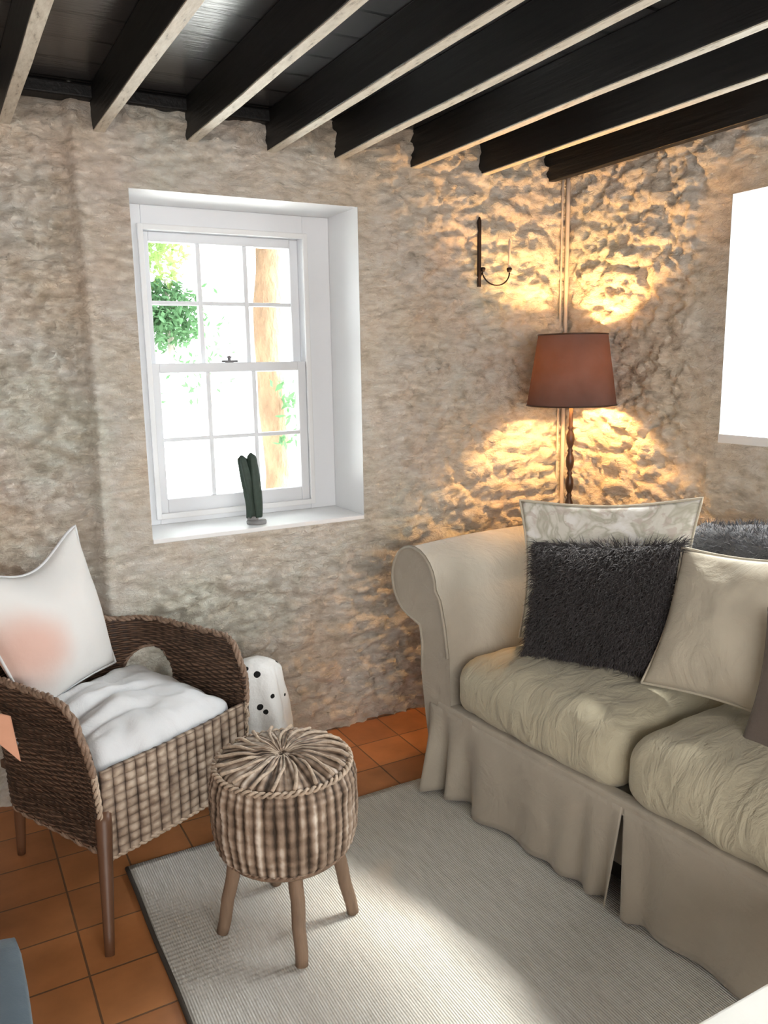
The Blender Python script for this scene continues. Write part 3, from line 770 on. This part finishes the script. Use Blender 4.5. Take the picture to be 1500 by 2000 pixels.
# front panel, bowed a little
def fpt(u, v):
    z = .19+.24*v-.0*u; x = Wd*u
    wv = .0040*abs(math.sin(x*PI/.033))**.7*(.45+.55*abs(math.sin((z+.004*math.floor(x/.033))*PI/.024)))
    return (x, -.012*math.sin(PI*u)-wv, z)
grid(fpt, 170, 100, 'front_panel', MS['wick_lit'], ch, uvf=lambda u, v: (u*Wd, .24*v), thick=.012)
def braid(P, rad, name, mm, pitch=.03, par=ch):
    P = [Vector(p) for p in P]; mb = MB(); L = 0; cum = [0]
    for a, b in zip(P, P[1:]): L += (b-a).length; cum.append(L)
    for ph in (0, 2*PI/3, 4*PI/3):
        Q = []; m_ = int(L/pitch*9)
        j = 0
        for k in range(m_+1):
            d = L*k/m_
            while j < len(cum)-2 and cum[j+1] < d: j += 1
            f = (d-cum[j])/max(1e-6, cum[j+1]-cum[j]); p = P[j].lerp(P[j+1], f); t = (P[j+1]-P[j]).normalized()
            a_ = t.cross(Vector((.3, .2, 1))).normalized(); b_ = t.cross(a_)
            q = 2*PI*d/pitch/2+ph; Q.append(p+(a_*math.cos(q)+b_*math.sin(q))*rad*.55)
        mb.tube(Q, rad*.62, 6)
    return mb.build(name, mm, par)
top_e = [chpt(k/160, 1) for k in range(161)]
braid(top_e, .009, 'top_rim', MS['rim_d'])
for u0 in (0, 1):
    braid([chpt(u0, v/20) for v in range(21)], .008, 'front_edge_rim', MS['rim_l'])
for side in (0, 1):
    P = []
    for k in range(25):
        a = PI*k/24; d = .41-.10*math.cos(a); z = .40+.125*math.sin(a); s = d if not side else TOT-d
        P.append(chpt(s/TOT, (z-.205)/(htop(s)-.205)))
    braid(P, .006, 'arm_opening_rim', MS['rim_d'])
braid([fpt(k/30, 0) for k in range(31)], .008, 'bottom_rim', MS['rim_l'])
braid([chpt(k/100, 0) for k in range(101)], .008, 'bottom_rim', MS['rim_d'])
MB().box(.01, Wd-.01, .01, Dp-.03, .30, .325).build('seat_deck', MS['wick_shade'], ch, smooth=False, bevel=.004)
for (lx, ly, ex, ey) in ((.012, .012, -.084, -.10), (Wd-.012, .012, .01, -.03), (.05, Dp-.05, 0, .03), (Wd-.05, Dp-.05, 0, .03)):
    P = [(lx+ex*(1-k/8), ly+ey*(1-k/8)*1.0, .005+.32*k/8) for k in range(9)]
    MB().tube(P, [.0115+.010*k/8 for k in range(9)], 12).build('leg', MS['legd'], ch)
# seat cushion (rests in the chair: its own thing)
sc_ = empty('seat_cushion', (-2.13, -.75, .325), CA); tag(sc_, 'thick off-white seat pad lying in the wicker armchair', 'cushion')
rbox(.232, .228, .062, .055, 70, .045, .018, 21, 'pad_cover', MS['offw'], sc_, (.25, .245, .073), drape=.006)
# big pillow leaning in the chair
cushion('white_pillow', (-2.245, -.44, .48), (-1.965, -.135, .485), (-2.055, -.16, .945), (-2.42, -.49, .93), .19, MS['pillow'],
        'large off-white pillow with soft pink patch leaning in the wicker armchair', sag=.16, seed=8, pinch=.03, piping=MS['offw'])
# peach cloth tucked in by the near arm
pc = empty('peach_cloth', (-2.37, -.56, .42)); tag(pc, 'pointed corner of peach cloth hanging by the near arm of the wicker chair', 'cloth')

# ------------------------------------------------------------------ spotted throw standing between chair and wall
sp = empty('spotted_throw', (-1.515, -.33, 0)); tag(sp, 'white cloth with black spots bunched upright between wicker armchair and stone wall', 'throw')
def spf(u, v):  # upright folds of cloth
    a = 2*PI*u; h = v
    if v < .86: r = .066+.060*(1-v)**1.5; z = .47*v/.86*.93
    else:
        q = (v-.86)/.14; r = .069*math.sqrt(max(0, 1-q*q)); z = .437+.045*q
    fold = 1+.07*math.sin(a*5+v*3)+.16*noise.noise(Vector((math.cos(a)*2, math.sin(a)*2, v*4)))
    return (r*fold*1.15*math.cos(a)-.035*v-.02, r*fold*.9*math.sin(a), z+.002)
grid(spf, 90, 60, 'cloth', MS['spots'], sp)

# ------------------------------------------------------------------ table bottom right, footstool bottom left
tb_ = empty('coffee_table', (-1.33, -2.32, 0)); tag(tb_, 'cream painted table top just entering the bottom right corner', 'table')
MB().box(-.30, .34, -.26, .285, .42, .45).build('table_top', MS['cream'], tb_, smooth=False, bevel=.006)
for a_, b_ in ((-.25, -.21), (.29, -.21), (-.25, .235), (.29, .235)): MB().box(a_-.02, a_+.02, b_-.02, b_+.02, .013, .42).build('leg', MS['cream'], tb_, smooth=False, bevel=.004)
fs = empty('footstool', (-2.62, -1.5, 0)); tag(fs, 'blue-grey upholstered footstool at the bottom left picture edge', 'footstool')
rbox(.265, .42, .09, .02, 16, .004, .002, 4, 'upholstered_top', MS['bluegrey'], fs, (0, 0, .21))
for a_, b_ in ((-.2, -.36), (.2, -.36), (-.2, .36), (.2, .36)): MB().lathe([(.014, 0), (.02, .12)], (a_, b_, 0), 12).build('leg', MS['legd'], fs)
cl = [(-.0, .0, .0)]
def peachf(u, v):
    w = .10*(1-v)
    return (.02+(u-.5)*w*.9+.055*v, -.02-(u-.5)*w*.3-.06*v, .14-.105*v+.012*math.sin(PI*u)*(1-v))
grid(peachf, 14, 20, 'cloth', MS['peach'], pc, thick=.006)

# ------------------------------------------------------------------ outside
tag(MB().box(-14, 22, .75, 30, -.42, -.35).build('garden_ground', MS['gravel'], smooth=False), kind='structure')
def foliage(name, c, rad, cnt, m, parent, size=.07):
    V = []; F = []
    for _ in range(cnt):
        d = Vector((random.gauss(0, 1), random.gauss(0, 1), random.gauss(0, 1))).normalized()*random.random()**.45
        p = Vector((c[0]+d.x*rad[0], c[1]+d.y*rad[1], c[2]+d.z*rad[2]))
        a = Vector((random.gauss(0, 1), random.gauss(0, 1), random.gauss(0, 1))).normalized(); b = a.cross(Vector((random.gauss(0, 1), random.gauss(0, 1), 1))).normalized()
        s_ = size*random.uniform(.6, 1.3); i = len(V)
        V += [p-a*s_, p+b*s_*.4, p+a*s_, p-b*s_*.4+a.cross(b)*s_*.1]; F.append((i, i+1, i+2, i+3))
    o = mk(name, V, F, m, parent, smooth=False); return o
t1 = empty('garden_tree', (.66, 5, -.35)); tag(t1, 'tree with orange-brown trunk seen through the right panes of the small window', 'tree')
P = [(-.05+.03*math.sin(k*.8), 0, k*.33) for k in range(13)]
MB().tube(P, [.145-.002*k+.012*math.sin(k*2.1) for k in range(13)], 16).build('trunk', MS['bark'], t1)
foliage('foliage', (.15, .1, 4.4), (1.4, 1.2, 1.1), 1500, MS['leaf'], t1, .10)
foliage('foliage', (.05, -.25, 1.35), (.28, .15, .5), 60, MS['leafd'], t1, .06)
t2 = empty('garden_shrub', (-.25, 5.6, -.35)); tag(t2, 'leafy green tree filling the left panes of the small window', 'tree')
MB().tube([(0, 0, 0), (.05, 0, 1.2), (.02, 0, 2.6)], [.07, .05, .02], 10).build('trunk', MS['twig'], t2)
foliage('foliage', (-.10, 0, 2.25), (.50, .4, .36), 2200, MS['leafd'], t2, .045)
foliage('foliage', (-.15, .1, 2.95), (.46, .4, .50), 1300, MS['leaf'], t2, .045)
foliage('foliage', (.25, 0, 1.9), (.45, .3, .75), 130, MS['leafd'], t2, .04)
t3 = empty('young_tree', (.62, 7.2, -.35)); tag(t3, 'slender young tree with sparse leaves behind the middle panes', 'tree')
MB().tube([(0, 0, 0), (.03, 0, 1.5), (-.03, 0, 3.0), (.02, 0, 4.2)], [.035, .03, .022, .01], 8).build('trunk', MS['twig'], t3)
foliage('foliage', (.15, 0, 3.0), (.55, .3, .9), 90, MS['twig'], t3, .05)
